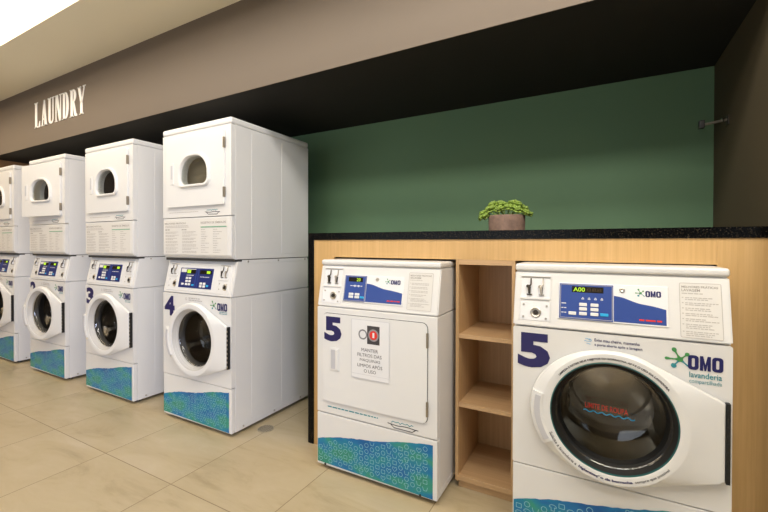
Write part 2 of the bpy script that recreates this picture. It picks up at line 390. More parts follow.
def decal(parent, root_y=-.0012, x0=.006, x1=.662, zl=.155, zr=.277, zb0=.036, zb1=.028, seed=3):
    rnd = random.Random(seed); n = 40; top = []
    for i in range(n+1):
        u = i/n; z = zl+(zr-zl)*(u**.85) + .006*math.sin(u*9)*u*(1-u)*3 + rnd.uniform(-.0018, .0018); top.append((x0+(x1-x0)*u, z))
    mb = MB(); a = [mb.P(x, -.0014, z) for x, z in top]; b = [mb.P(x, -.0014, zb0+(zb1-zb0)*(x-x0)/(x1-x0)) for x, z in top]
    for i in range(n): mb.face([b[i], b[i+1], a[i+1], a[i]])
    d = mb.build('wave_decal', DECAL, parent, smooth=0)
    ic = MB(); k = 0; px = x0+.020; col = 0
    while px < x1-.015:
        z = zb0+.018+(.014 if col % 2 else 0)
        ztop = zl+(zr-zl)*(((px-x0)/(x1-x0))**.85)-.017
        while z < ztop:
            t = rnd.choice('ohsrbo'); s = .0122; w = .0021; y = -.0022
            if t == 'o': ic.ribbon(circle(px, z, s*.85, 12), w, y, True)
            elif t == 'h': ic.ribbon([(px, z-s), (px-s, z+.1*s), (px-.9*s, z+.7*s), (px-.4*s, z+.8*s), (px, z+.3*s), (px+.4*s, z+.8*s), (px+.9*s, z+.7*s), (px+s, z+.1*s)], w, y, True)
            elif t == 's': ic.ribbon([(px-.5*s, z-s), (px+.5*s, z-s), (px+.5*s, z+.1*s), (px+s, z), (px+s, z+.5*s), (px+.4*s, z+.9*s), (px-.4*s, z+.9*s), (px-s, z+.5*s), (px-s, z), (px-.5*s, z+.1*s)], w, y, True)
            elif t == 'r': ic.ribbon([(px-.8*s, z-.7*s), (px+.8*s, z-.7*s), (px+.8*s, z+.7*s), (px-.8*s, z+.7*s)], w, y, True)
            else: ic.ribbon([(px-s, z+.6*s), (px-.6*s, z-.8*s), (px+.6*s, z-.8*s), (px+s, z+.6*s)], w, y, False)
            z += .0305
        px += .0315; col += 1
    ic.build('icon_print', ICON, d, smooth=0)
    return d

def splash(mb_make, cx, cz, s, y, parent, sh=None):
    """splash mark: five blobs on thin stems around a star centre"""
    arms = [(118, 1.0, .17, 0), (45, .78, .16, 0), (180, 1.0, .12, 0), (232, .85, .20, 1), (318, .95, .09, 1)]
    for which, m in ((0, LEAFG), (1, TEAL)):
        mb = MB(sh)
        for ang, ln, rr, wq in arms:
            if wq != which: continue
            a = R(ang); dx, dz = math.cos(a), math.sin(a); nx, nz = -dz, dx; L = ln*s; r = rr*s; w = .05*s
            out = [(.0, .16*s), (.35*L, w), (.6*L, w*1.1)] + [(L-r+r*math.cos(R(t)), r*math.sin(R(t))*.95) for t in (115, 90, 55, 25, 0)]
            poly = [(cx+dx*u+nx*v, cz+dz*u+nz*v) for u, v in out] + [(cx+dx*u-nx*v, cz+dz*u-nz*v) for u, v in out[::-1][1:]]
            mb.face([mb.P(x, y, z) for x, z in poly])
        if which == 0: mb.face([mb.P(x, y-.0001, z) for x, z in circle(cx, cz, .19*s, 12)])
        mb.build('splash_logo', m, parent, smooth=0)

def omo(x0, x1, z0, z1, y, sh=None):
    mb = MB(sh); w = x1-x0; h = z1-z0; g = .035*w; lw = (w-2*g)/3
    def o_(a):
        out = rrect(a, a+lw, z0, z1, .34*lw, 5); inn = rrect(a+.36*lw, a+.64*lw, z0+.2*h, z1-.2*h, .13*lw, 5); n = len(out)
        A = [mb.P(u, y, v) for u, v in out]; B = [mb.P(u, y, v) for u, v in inn]
        for i in range(n): mb.face([A[i], A[(i+1) % n], B[(i+1) % n], B[i]])
    o_(x0); o_(x1-lw); a = x0+lw+g
    for q in ([(0, 0), (.3, 0), (.3, 1), (0, 1)], [(.7, 0), (1, 0), (1, 1), (.7, 1)], [(.3, 1), (.3, .45), (.42, 0), (.5, 0), (.5, .42)], [(.7, 1), (.5, .42), (.5, 0), (.58, 0), (.7, .45)]):
        mb.face([mb.P(a+u*lw, y, z0+v*h) for u, v in q])
    return mb
def big_logo(parent, y, x0, z0, k=1., sub=True):
    """splash with the three bold letters and two small lines below; k scales"""
    splash(None, .545, .805, .043, y, parent)
    lg = omo(.566, .658, .776, .824, y-.0002).build('logo_lettering', LOGONAVY, parent, smooth=0)
    if sub:
        MB().text('lavanderia', .570, .655, .750, .769, y, .01).text('compartilhada', .570, .655, .728, .745, y).build('logo_lettering', TEAL, parent, smooth=0)

def swoosh(parent, x0, x1, z0, z1, y, name='maker_mark'):
    w = x1-x0; h = z1-z0; zc = z0+h*.42
    mb = MB()
    mb.ribbon([(x0+w*t/10, zc+h*.05*math.cos(t)) for t in range(11)], h*.09, y)
    mb.ribbon([(x0+.1*w, zc), (x0+.22*w, z0+.08*h), (x1-.2*w, z0+.05*h), (x1-.06*w, zc)], h*.09, y)
    mb.build(name, INKD, parent, smooth=0)
    mb = MB(); mb.ribbon([(x0+.12*w+.72*w*t/12, zc+h*.18+h*.22*abs(math.sin(t*1.25))) for t in range(13)], h*.08, y)
    mb.build(name, TEAL, parent, smooth=0)

def coin_box(parent, x0, x1, z0, z1, zm, sh, lock, name='coin_box'):
    """shallow white coin plate with two coin levers above and a round key lock below"""
    mb = MB(sh); t = .004
    mb.box(x0, x1, -.0015, .004, z0, zm-.004).box(x0, x1, -.0015, .004, zm+.004, z1)
    c = mb.build(name, SHEET, parent)
    e = MB(sh); e.box(x0-.003, x1+.003, -.007, .002, z1, z1+.006, .001).box(x0-.003, x1+.003, -.007, .002, zm-.004, zm+.004, .001).box(x0-.004, x0, -.004, .002, z0, z1).box(x1, x1+.004, -.004, .002, z0, z1).build('coin_box_rim', PANEL, c)
    e = MB(sh); e.box(x0, x1, -.0035, .001, z1-.004, z1-.0005).build('shadow_gap', METAL, c)
    for lx in (x0+(x1-x0)*.30, x0+(x1-x0)*.72):
        h = z1-zm; m = MB(sh)
        m.tube([(lx+.004, -.006, z1-.006), (lx+.005, -.008, z1-.35*h), (lx-.003, -.012, z1-.48*h), (lx, -.012, zm+.22*h)], [.0022, .003, .0045, .0035], 8)
        m.disc(lx-.007, zm+.55*h, .006, -.011, -.001, 12)
        m.box(lx-.010, lx+.010, -.007, -.001, zm+.14*h, zm+.19*h)
        m.build('coin_lever', DARKMETAL if lx < (x0+x1)/2 else METAL, c)
        MB(sh).box(lx-.0035, lx+.0035, -.0025, -.001, zm+.2*h, zm+.52*h).build('coin_slot', BLACK, c)
    kx, kz = lock
    MB(sh).lathe(kx, kz, [(.020, -.001), (.020, -.005), (.017, -.007), (.013, -.005), (.001, -.004)], 28).build('key_lock', METAL, c)
    MB(sh).disc(kx, kz, .009, -.009, -.004, 16).build('key_core', DARKMETAL, c)
    for sx, sz in ((x0+.012, zm-.026), (x1-.010, zm-.028), (x0+.012, z0+.012), (x1-.012, z0+.010)):
        MB(sh).disc(sx, sz, .004, -.004, -.001, 10).build('screw', METAL, c)
    return c

def feet(root):
    for x in (.06, W-.06):
        for y in (.06, D-.06): MB().prismz([(x+.02*math.cos(R(30*k)), y+.02*math.sin(R(30*k))) for k in range(12)], 0, .03).build('foot', BLACK, root)

# ------------------------------------------------------------------ stacked washer-dryer
def window_arch(x0, x1, z0, z1):   # soft arch: round top, small bottom corners
    cx = (x0+x1)/2; a = (x1-x0)/2; rb = .04; rt = min(a*.92, (z1-z0)*.62)
    return rrect(x0, x1, z0, z1, rt, 12, rb)

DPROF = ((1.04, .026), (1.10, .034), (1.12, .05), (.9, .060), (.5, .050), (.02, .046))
DPROF_DEEP = ((1.04, .026), (1.35, .05), (1.6, .16), (1.5, .30), (.9, .34), (.05, .345))
def make_stack():
    root = empty('stacked_washer_dryer', (W/2, D/2, 0), (X4, YS, 0))
    feet(root)
    # lower washer
    mb = cabinet_shell(MB(), .022, .8605); shoulder(mb, 0, W, .075, .84, ((.159, .319), (.433, .59)))
    mb.box(.0, W+.0012, .05, D-.01, .028, .055, .001)
    mb.build('washer_cabinet', WHITE, root)
    lp = wash_front(root); decal(lp)
    side_bolts(root, (.09, .36, .63), .043)
    # control housing, its face leaning back
    mb = MB().prismx([(0, .8625), (.045, 1.084), (D, 1.084), (D, .8625)], 0, W, .005)
    mb.build('control_housing', WHITE, root)
    sh = (0, .045/.2215, .8625)
    fp = MB(sh).box(.03, W-.03, -.003, .002, .880, 1.066, .002).build('control_panel', PLASTIC, root)
    scr = MB(sh).box(.158, .488, -.0065, -.002, .902, 1.032, .002).build('display', BLUEDK, fp)
    MB(sh).box(.170, .318, -.0075, -.006, 1.003, 1.026).build('display_strip', PANEL, scr)
    MB(sh).box(.225, .318, -.0082, -.006, .997, 1.022).build('display_window', LCD, scr)
    MB(sh).box(.362, .476, -.0082, -.006, .996, 1.020).build('display_window', LCD, scr)
    MB(sh).box(.234, .270, -.0092, -.007, .998, 1.019).build('digits', GLOW, scr)
    MB(sh).box(.430, .462, -.0092, -.007, 1.000, 1.016).build('digits', GLOW, scr)
    MB(sh).box(.322, .328, -.0075, -.006, .906, 1.000).box(.345, .349, -.0075, -.006, .906, 1.026).build('panel_divider', BLUE, scr)
    for bx, bz in ((.228, .965), (.258, .965), (.228, .945), (.258, .945), (.228, .925), (.258, .925), (.190, .925), (.375, .935), (.408, .935), (.375, .918), (.408, .918)):
        MB(sh).box(bx, bx+.024, -.0095, -.006, bz-.007, bz+.007, .0015, 1).build('button', PLASTIC, scr)
    for bx in (.295, .440): MB(sh).box(bx, bx+.022, -.0095, -.006, .916, .928, .0015, 1).build('start_button', CYAN, scr)
    m = MB(sh); m.rows(.23, .31, .982, .004, -.0075).rows(.37, .47, .975, .004, -.0075); m.build('display_lettering', SHEET, scr, smooth=0)
    coin_box(fp, .042, .128, .896, 1.056, .976, sh, (.112, .925)); coin_box(fp, .548, .636, .896, 1.056, .968, sh, (.612, .922))
    # washer front markings
    num = MB().text('4', .017, .128, .703, .838, -.0015, .05).build('number_decal', NAVY, root, smooth=0)
    m = MB(); m.rows(.275, .40, .832, .006, -.0012).rows(.275, .425, .819, .006, -.0012); m.ribbon(circle(.25, .828, .008, 8), .003, -.0012, True); m.build('notice_print', INKL, root, smooth=0)
    splash(None, .524, .803, .034, -.0012, root)
    omo(.556, .646, .774, .822, -.0014).build('logo_lettering', LOGONAVY, root, smooth=0)
    m = MB(); m.rows(.575, .646, .765, .004, -.0012, 1).rows(.575, .646, .755, .004, -.0012, 1); m.build('logo_print', TEAL, root, smooth=0)
    wd = washer_door(root)
    # dryer above
    mb = cabinet_shell(MB(), 1.0955, 1.929); shoulder(mb, 0, W, 1.125, 1.905, ((.159, .319), (.433, .59)))
    mb.build('dryer_cabinet', WHITE, root)
    MB().box(.004, W-.003, .05, D-.004, 1.0815, 1.0975).box(.004, W-.004, .02, .05, 1.0815, 1.0975).build('joint_rail', DARKGREY, root)
    r2 = MB()
    for xs in ((W-.004, W+.0015),): r2.box(xs[0], xs[1], .085, D-.012, 1.068, 1.0905, .001)
    r2.build('joint_strip', PANEL, root); side_bolts(root, (.13, .40, .68), 1.080)
    MB().box(-.001, W+.001, -.003, D, 1.929, H, .012, 3).build('top_lid', WHITE, root)
    wi = window_arch(.216, .484, 1.580, 1.759); cx_, cz_ = .35, 1.668
    grow = lambda pts, k: [(cx_+(x-cx_)*k, cz_+(z-cz_)*k) for x, z in pts]
    MB().holed(rrect(.001, W-.001, 1.3685, 1.927, .006, 3), grow(wi, .97), 0, .03).build('dryer_front', WHITE, root)
    # text panel
    mb = MB().prismx([(0, 1.3645), (0, 1.118), (.018, 1.099), (.03, 1.099), (.03, 1.3645)], .001, W-.001, .004)
    tp = mb.build('instruction_panel', WHITE, root)
    pl = MB().box(.012, .648, -.0012, .003, 1.122, 1.355).build('printed_panel', PAPER, tp)
    m = MB(); m.text('MELHORES PRÁTICAS', .022, .248, 1.3235, 1.338, -.0018, .02).text('REGISTRO DE SÍMBOLOS', .40, .636, 1.322, 1.338, -.0018, .02)
    m.rows(.028, .08, 1.284, .007, -.0018).rows(.206, .26, 1.283, .007, -.0018); m.build('panel_lettering', INKG, pl, smooth=0)
    m = MB(); m.rows(.028, .30, 1.310, .0045, -.0018).rows(.028, .31, 1.301, .0045, -.0018)
    for i in range(7):
        for x0, x1 in ((.03, .178), (.212, .372)):
            z = 1.270-i*.0215; m.rows(x0, x1, z, .0042, -.0018, random.uniform(.85, 1)); m.rows(x0, x1, z-.008, .0042, -.0018, random.uniform(.5, .95))
    for i in range(11):
        for x0, x1 in ((.402, .495), (.518, .606)): m.rows(x0, x1, 1.282-i*.0145, .004, -.0018, random.uniform(.35, .95))
    m.build('panel_print', INKL, pl, smooth=0)
    MB().box(.40, .642, -.0022, -.001, 1.297, 1.304).build('green_bar', INKGREEN, pl)
    m = MB(); m.rows(.072, .41, 1.400, .004, -.0012); m.build('front_print', INKL, root, smooth=0)
    swoosh(root, .44, .583, 1.378, 1.418, -.0012)
    # dryer door, hinged on its right
    og = (.632, 0, 1.67)
    d = MB().holed(rrect(.057, .630, 1.438, 1.902, .010, 4), grow(wi, .99), -.014, -.001).build('dryer_door', PLASTIC, root, og, smooth=30)
    loops = []
    for k, y in ((1.20, -.013), (1.195, -.022), (1.16, -.028), (1.06, -.028), (1.02, -.024), (1.0, -.012), (1.0, -.003)):
        loops.append([(x, y, z) for x, z in grow(wi, k)])
    wf = MB().loft(loops).build('window_frame', PLASTIC, d, smooth=40)
    MB().prism(grow(wi, 1.002), -.011, -.008).build('window_pane', WGLASS, d, smooth=0)
    MB().box(.106, .143, -.018, -.013, 1.589, 1.731, .003).build('door_handle', PLASTIC, d)
    MB().box(.113, .134, -.0195, -.016, 1.625, 1.718, .002).build('handle_shade', mat_handle_shade, d)  # flat plate, its grey stands in for shade inside the handle
    for z0, z1 in ((1.783, 1.85), (1.481, 1.545)): MB().box(.626, .635, -.019, -.001, z0, z1, .003).build('hinge', HINGE, d)
    loops = [[(x, y, z) for x, z in grow(wi, k)] for k, y in DPROF]
    MB().loft(loops).build('drum_or_laundry', CLOTHTAN, root)  # shallow bulged surface shaped like laundry, added to make the window look tan
    return root, d, wd, num

GS = 'stacked washer-dryers along the wall'
st4, _, _, _ = make_stack()
tag(st4, 'white stacked washer-dryer numbered 4, nearest the black end of the counter', 'washer-dryer', GS)
def number_mesh(n):
    o = MB().text(n, .017, .128, .703, .838, -.0015, .05).build('number_decal', NAVY, None, smooth=0)
    return o
def place(x, n, label, dry_deg, wash_deg):
    c, made = copy_tree(st4); c.location = (x+W/2, YS+D/2, 0); c['label'] = label; c['group'] = GS
    for old, new in made.items():
        base = new.name.split('.')[0]
        if base == 'number_decal':
            me = bpy.data.meshes.new('number_decal'); t = MB().text(n, .017, .128, .703, .838, -.0015, .05)
            for v in t.bm.verts: v.co -= Vector((W/2, D/2, 0))
            t.bm.to_mesh(me); t.bm.free(); me.materials.append(NAVY); new.data = me
        elif base == 'dryer_door': new.rotation_euler.z = R(dry_deg)
        elif base == 'washer_door': new.rotation_euler.z = R(wash_deg)
        elif base == 'drum_or_laundry':
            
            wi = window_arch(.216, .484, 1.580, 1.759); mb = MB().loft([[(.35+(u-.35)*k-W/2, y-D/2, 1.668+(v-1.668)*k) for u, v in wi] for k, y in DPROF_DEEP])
            bmesh.ops.recalc_face_normals(mb.bm, faces=mb.bm.faces[:]); me = bpy.data.meshes.new('drum_or_laundry'); mb.bm.to_mesh(me); mb.bm.free(); me.materials.append(DRUMDARK); me.shade_smooth(); new.data = me
    return c
place(-3.7031, '3', 'white stacked washer-dryer numbered 3 with its round washer door ajar', 0, 2)
place(-4.7289, '2', 'white stacked washer-dryer numbered 2 with both its dryer and washer doors ajar', 6.2, 4.5)
place(-5.7553, '1', 'white stacked washer-dryer at the far end of the row, cut off by the photo edge', 0, 2)

# ------------------------------------------------------------------ single dryer under the counter
def paper_label(parent, x0, x1, z0, z1, sh, title, lines):
    p_ = MB(sh).box(x0, x1, -.0012, .001, z0, z1).build('instruction_label', PAPER, parent)
    MB(sh).ribbon(rrect(x0, x1, z0, z1, .004, 2), .0016, -.0018, True).build('label_border', INKL, p_, smooth=0)
    w = x1-x0
    MB(sh).text(title[0], x0+.05*w, x0+.93*w, z1-.016, z1-.007, -.0018, .02).text(title[1], x0+.05*w, x0+.5*w, z1-.028, z1-.019, -.0018, .02).build('label_lettering', INKG, p_, smooth=0)
    m = MB(sh); m.rows(x0+.05*w, x0+.62*w, z1-.036, .003, -.0018); z = z1-.050
    for k in range(lines):
        m.rows(x0+.05*w, x0+.09*w, z, .003, -.0018, 1)
        for q in range(2 if k < lines-2 else 3):
            m.rows(x0+.13*w, x0+.93*w, z, .0028, -.0018, random.uniform(.6, 1)); z -= .006
        z -= .0055
    m.build('label_print', INKL, p_, smooth=0)

def control_sticker(parent, sh, x0, x1, z0, z1, bx1, ledx, digits, washer):
    st = MB(sh).box(x0, x1, -.0035, .001, z0, z1, .001).build('control_overlay', SHEET, parent)
    b = MB(sh).box(x0+.004, bx1, -.006, -.002, z0+.003, z1-.003, .001).build('display', BLUE, st)
    MB(sh).ribbon(rrect(x0+.008, bx1-.003, z0+.007, z1-.006, .003, 2), .0016, -.0064, True).build('display_border', ICON if False else INKL, b, smooth=0)
    zl = z1-.012
    MB(sh).box(ledx[0], ledx[1], -.0066, -.005, zl-.022, zl, .0005, 1).build('display_window', LCD, b)
    l = ledx[1]-ledx[0]
    if washer:
        MB(sh).text(digits, ledx[0]+.005, ledx[0]+.42*l, zl-.019, zl-.003, -.0072, .012).build('digits', GLOW, b, smooth=0)
        MB(sh).text('888', ledx[0]+.48*l, ledx[1]-.006, zl-.017, zl-.005, -.0072).build('digits', DIM, b, smooth=0)
    else:
        MB(sh).text(digits, ledx[0]+.58*l, ledx[0]+.84*l, zl-.019, zl-.003, -.0072, .012).build('digits', GLOW, b, smooth=0)
    # wave
    n = 24; m = MB(sh); za = z1-.040; zb = z1-.078
    pts = [(bx1+.002+(x1-.006-bx1-.002)*i/n, za+(zb-za)*(i/n)**.9+.004*math.sin(i/n*9)*(1-i/n)) for i in range(n+1)]
    a = [m.P(x, -.0040, z) for x, z in pts]; c = [m.P(x, -.0040, z0+.005) for x, z in pts]
    for i in range(n): m.face([c[i], c[i+1], a[i+1], a[i]])
    m.build('blue_wave', BLUE, st, smooth=0)
    lw = .072 if washer else .078; lx = x1-.020-lw
    splash(None, lx+.012, z1-.026, .017, -.0041, st, sh)
    omo(lx+.026, lx+lw, z1-.038, z1-.017, -.0042, sh).build('logo_lettering', LOGONAVY, st, smooth=0)
    m = MB(sh); m.rows(x1-.085, x1-.014, z0+.015, .0055, -.0046, 1); m.build('red_print', RED, st, smooth=0)
    MB(sh).lathe(bx1+.028 if washer else bx1+.062, z1-.018, [(.009, -.002), (.009, -.006), (.005, -.007), (.001, -.005)], 18).build('key_lock', METAL, st)
    return b

def make_dryer():
    root = empty('tumble_dryer', (W/2, D/2, 0), (XD, YD, 0)); feet(root)
    mb = MB().box(0, W, .03, D, .022, .862, .004); mb.box(.0, W+.0012, .05, D-.01, .028, .055, .001); mb.build('cabinet', WHITE, root)
    MB().box(0, W, -.001, .031, .302, .862, .006).build('front_panel', WHITE, root)
    lp = MB().box(0, W, 0, .03, .022, .2985, .006).build('lower_panel', WHITE, root); decal(lp, seed=11)
    for x in (.055, .60): MB().disc(x, .0295, .006, -.003, .001, 12).build('bolt', BLACK, root)
    MB().prismx([(0, .8645), (.043, 1.079), (D, 1.079), (D, .8645)], 0, W, .005).build('control_housing', WHITE, root)
    MB().box(-.001, W+.001, .036, D, 1.080, 1.1085, .010, 3).build('top_lid', WHITE, root)
    sh = (0, .043/.2145, .8645)
    coin_box(root, .030, .142, .885, 1.062, .972, sh, (.098, .924))
    b = control_sticker(root, sh, .160, .503, .899, 1.034, .293, (.186, .272), '20', False)
    for bx, bz in ((.196, .938), (.232, .938), (.196, .924), (.232, .924)): MB(sh).box(bx, bx+.028, -.0085, -.005, bz-.006, bz+.006, .0015, 1).build('button', PLASTIC, b)
    MB(sh).box(.264, .288, -.0085, -.005, .919, .929, .0015, 1).build('start_button', CYAN, b)
    m = MB(sh); m.rows(.20, .28, .978, .0035, -.0066)
    for i in (0, 1): m.ribbon(circle(.228+i*.022, .979, .004, 8), .003, -.0067, True)
    m.build('display_lettering', SHEET, b, smooth=0)
    paper_label(root, .526, .648, .885, 1.056, sh, ('MELHORES PRÁTICAS', 'SECAGEM'), 6)
    # door with rounded corners
    MB().prism(rrect(.040, .637, .367, .832, .028, 6), -.0022, 0).build('door_gap', DARKGREY, root)
    d = MB().prism(rrect(.0425, .6345, .3695, .8295, .026, 6), -.008, -.001).build('dryer_door', PLASTIC, root, (.637, 0, .6), smooth=30)
    for z0, z1 in ((.717, .786), (.402, .471)): MB().box(.630, .640, -.011, -.001, z0, z1, .002).build('hinge', HINGE, d)
    hd = MB().box(.090, .150, -.011, -.007, .535, .655, .003).build('door_handle', PLASTIC, d)
    MB().box(.098, .128, -.0125, -.010, .545, .645, .002).build('handle_shade', mat_handle_shade, hd)  # shade of the grip hollow painted as a grey plate
    MB().box(.128, .144, -.017, -.010, .542, .648, .003).build('handle_grip', PLASTIC, hd)
    MB().text('5', .053, .163, .686, .815, -.0088, .05).build('number_decal', NAVY, d, smooth=0)
    m = MB(); m.rows(.071, .408, .337, .006, -.0018); m.build('front_print', TEAL, root, smooth=0)
    swoosh(root, .428, .590, .310, .352, -.0018)
    return tag(root, 'white front-loading tumble dryer numbered 5, built in under the counter at its black end', 'dryer')
make_dryer()

# printed notice in a clear sleeve on the dryer door
nx, ny = XD, YD-.0095
def mb_off(shape): return shape
nt_ = empty('notice_sheet', (.333, 0, .522), (XD, YD-.0098, 0))
MB().box(.224, .442, -.0014, 0, .522, .818).build('sheet', SHEET, nt_)
MB().ribbon(rrect(.226, .440, .524, .816, .002, 2), .0024, -.0018, True).build('sleeve_edge', mat('clear sleeve edge', (.66, .66, .68), .2), nt_, smooth=0)
MB().ribbon([(.228, .545), (.438, .545)], .002, -.0018).build('sleeve_fold', mat('clear sleeve fold', (.70, .70, .72), .2), nt_, smooth=0)
MB().box(.318, .388, -.002, -.0012, .700, .790).build('picture', mat('dark picture', (.05, .045, .05), .4), nt_)
m = MB(); m.ribbon(circle(.293, .744, .022, 20), .007, -.0022, True); m.build('picture_ring', mat('grey picture ring', (.22, .22, .24), .4), nt_, smooth=0)
MB().prism(circle(.354, .745, .030, 24), -.0024, -.0018).build('picture_ring', mat('silver picture ring', (.30, .29, .30), .4), nt_)
MB().prism(circle(.354, .745, .022, 24), -.0028, -.0018).build('picture_disc', RED, nt_)
MB().text('1', .349, .360, .733, .758, -.0032, .03).build('picture_mark', SHEET, nt_, smooth=0)
m = MB()
for t, x0, x1, z in (('MANTER', .285, .380, .660), ('FILTROS DAS', .262, .400, .634), ('MÁQUINAS', .276, .392, .608), ('LIMPOS APÓS', .262, .404, .582), ('O USO', .300, .368, .556)): m.text(t, x0, x1, z, z+.0165+(.004 if 'Á' in t or 'Ó' in t else 0), -.0022, .0)
m.build('notice_lettering', mat('charcoal print', (.11, .10, .11), .5), nt_, smooth=0)
tag(nt_, 'white printed notice in a clear sleeve on the tumble dryer door', 'notice')

# ------------------------------------------------------------------ single washer under the counter
def make_washer():
    root = empty('washing_machine', (W/2, D/2, 0), (XW, YW, 0)); feet(root)
    mb = cabinet_shell(MB(), .022, .866); mb.build('cabinet', WHITE, root)
    lp = wash_front(root, .8665, .3163); decal(lp, zl=.164, zr=.305, seed=5)
    MB().prismx([(0, .869), (.05, 1.083), (D, 1.083), (D, .869)], 0, W, .005).build('control_housing', WHITE, root)
    MB().box(-.001, W+.001, .043, D, 1.084, 1.1135, .010, 3).build('top_lid', WHITE, root)
    sh = (0, .05/.214, .869)
    coin_box(root, .026, .134, .893, 1.062, .978, sh, (.084, .925))
    b = control_sticker(root, sh, .165, .514, .908, 1.044, .349, (.212, .318), 'A00', True)
    for bx, bz in ((.238, .966), (.276, .966), (.238, .950), (.276, .950), (.238, .933), (.276, .933), (.202, .932)): MB(sh).box(bx, bx+.026, -.0085, -.005, bz-.006, bz+.006, .0015, 1).build('button', PLASTIC, b)
    MB(sh).box(.308, .334, -.0085, -.005, .928, .939, .0015, 1).build('start_button', CYAN, b)
    m = MB(sh)
    for k in range(3): m.rows(.177, .194, .932+k*.017, .003, -.0066, 1)
    for k in range(4): m.ribbon([(.250+k*.021-.004, .986), (.250+k*.021, .993), (.250+k*.021+.004, .986)], .0018, -.0066, True)
    m.build('display_lettering', SHEET, b, smooth=0)
    paper_label(root, .547, .659, .881, 1.060, sh, ('MELHORES PRÁTICAS', 'LAVAGEM'), 7)
    # markings on the front panel
    MB().text('5', .019, .139, .707, .843, -.0015, .05).build('number_decal', NAVY, root, smooth=0)
    m = MB(); m.text('Evite mau cheiro, mantenha', .290, .430, .834, .8465, -.0014, .015).text('a porta aberta após a lavagem', .290, .438, .817, .8295, -.0014, .015); m.build('notice_lettering', NAVY, root, smooth=0)
    m = MB()
    for dz, o, n in ((.010, .004, 7), (.001, 0, 9), (-.008, .008, 6)): m.ribbon([(.256+o+.0027*t, .833+dz+.0012*math.sin(t*1.1)) for t in range(n)], .0015, -.0014)
    m.ribbon([(.276+.004*math.cos(t), .838+.004*math.sin(t)) for t in (-2, -1, 0, 1, 2, 3)], .0015, -.0014); m.build('breeze_mark', CYAN, root, smooth=0)
    big_logo(root, -.0014, .517, .762)
    d = washer_door(root, True)
    MB().arctext('LIMPEZA E RETIRE SEUS OBJETOS DA BORRACHA APÓS O USO DA LAVADORA', CX, CZ, .2085, 142, 38, .0105, -.0378, .04).build('door_lettering', INKD, d, smooth=0)
    MB().arctext('Solicite à lavanderia a', CX, CZ, .211, 204, 240, .0105, -.0378, .012, True).arctext('sempre que possível', CX, CZ, .211, 290, 322, .0105, -.0378, .012, True).build('door_lettering', INKD, d, smooth=0)
    MB().arctext('higienização da borracha', CX, CZ, .211, 242, 288, .0115, -.0378, .045, True).build('door_lettering', LOGONAVY, d, smooth=0)
    g = MB(); g.text('LIMITE DE ROUPA', .258, .402, .552, .573, .096, .002, slope=-.03); g.build('glass_lettering', RED, d, smooth=0)
    g = MB(); g.ribbon([(.252+.172*t/40, .541-.006*t/40+.0035*math.sin(t*.95)) for t in range(41)], .004, .096); g.build('glass_wave', CYAN, d, smooth=0)
    return tag(root, 'white front-loading washing machine numbered 5, built in beside the open shelves at the right wall', 'washing machine')
make_washer()

# ------------------------------------------------------------------ joinery and counter
XP = -1.533
ct = MB().box(XP, XWALL, YC-.006, YWALL-.021, 1.217, 1.2573, .0012, 1).build('countertop', GRANITE)
MB().box(XP, XP+.040, YC-.006, YWALL-.021, 0, 1.217, .0012, 1).build('end_leg', GRANITE, ct)
tag(ct, 'long black granite countertop with a black end leg down to the floor', 'countertop')
OP1 = (-1.348, -.6185); OP2 = (-.336, .378)
su = empty('counter_cabinet', (0, 0, 0), (OP2[1], YC, 0)); su.location = (.45, YC, 0); ORIG[su.name] = Vector((.45, YC, 0))
MB().box(XP+.041, OP1[0], YC, YC+.018, 0, 1.2165).build('end_panel', WOODV, su)
MB().box(OP1[0]-.018, OP1[0], YC+.018, YWALL-.02, 0, 1.11).build('partition', WOODIN, su)
MB().box(OP2[1], OP2[1]+.018, YC+.018, YWALL-.02, 0, 1.11).build('partition', WOODIN, su)
MB().box(OP2[1], XWALL-.001, YC, YC+.018, 0, 1.2165).build('wall_panel', WOODV, su)
MB().box(OP1[0]+.0005, OP2[1]-.0005, YC, YC+.018, 1.1185, 1.2165).build('apron', WOODV, su)
MB().box(OP1[0], OP2[1], YWALL-.03, YWALL-.012, 0, 1.11).build('back_board', BLACK, su)
MB().box(OP1[0], OP2[1], YC+.03, YWALL-.04, 1.155, 1.17).build('top_board', WOODX, su)
tag(su, 'pale oak veneer surround framing the two machines below the black countertop', 'cabinet')
NX0, NX1, ND = -.6175, -.337, YC+.375
sf = empty('open_shelf_unit', (0, 0, 0), (0, 0, 0)); sf.location = ((NX0+NX1)/2, YC+.19, 0); ORIG[sf.name] = Vector(sf.location)
MB().box(NX0, NX0+.0155, YC-.001, ND, .038, 1.118, .0008, 1).build('side_panel', WOODIN, sf)
MB().box(NX1-.0155, NX1, YC-.001, ND, .038, 1.118, .0008, 1).build('side_panel', WOODIN, sf)
MB().box(NX0+.0155, NX1-.0155, YC-.001, ND, 1.0945, 1.118).build('top_panel', WOODX, sf)
MB().box(NX0+.0155, NX1-.0155, ND-.012, ND, .06, 1.0945).build('back_panel', WOODIN, sf)
for z in (.735, .399): MB().box(NX0+.0155, NX1-.0155, YC+.002, ND-.012, z, z+.020, .0008, 1).build('shelf', WOODX, sf)
MB().box(NX0+.0155, NX1-.0155, YC-.001, ND-.012, .040, .064, .0008, 1).build('bottom_panel', WOODX, sf)
MB().box(NX0+.012, NX1-.004, YC+.018, YC+.034, 0, .040).build('toe_kick', WOODX, sf)
tag(sf, 'narrow open oak shelf unit with two shelves between dryer and washing machine', 'shelf')

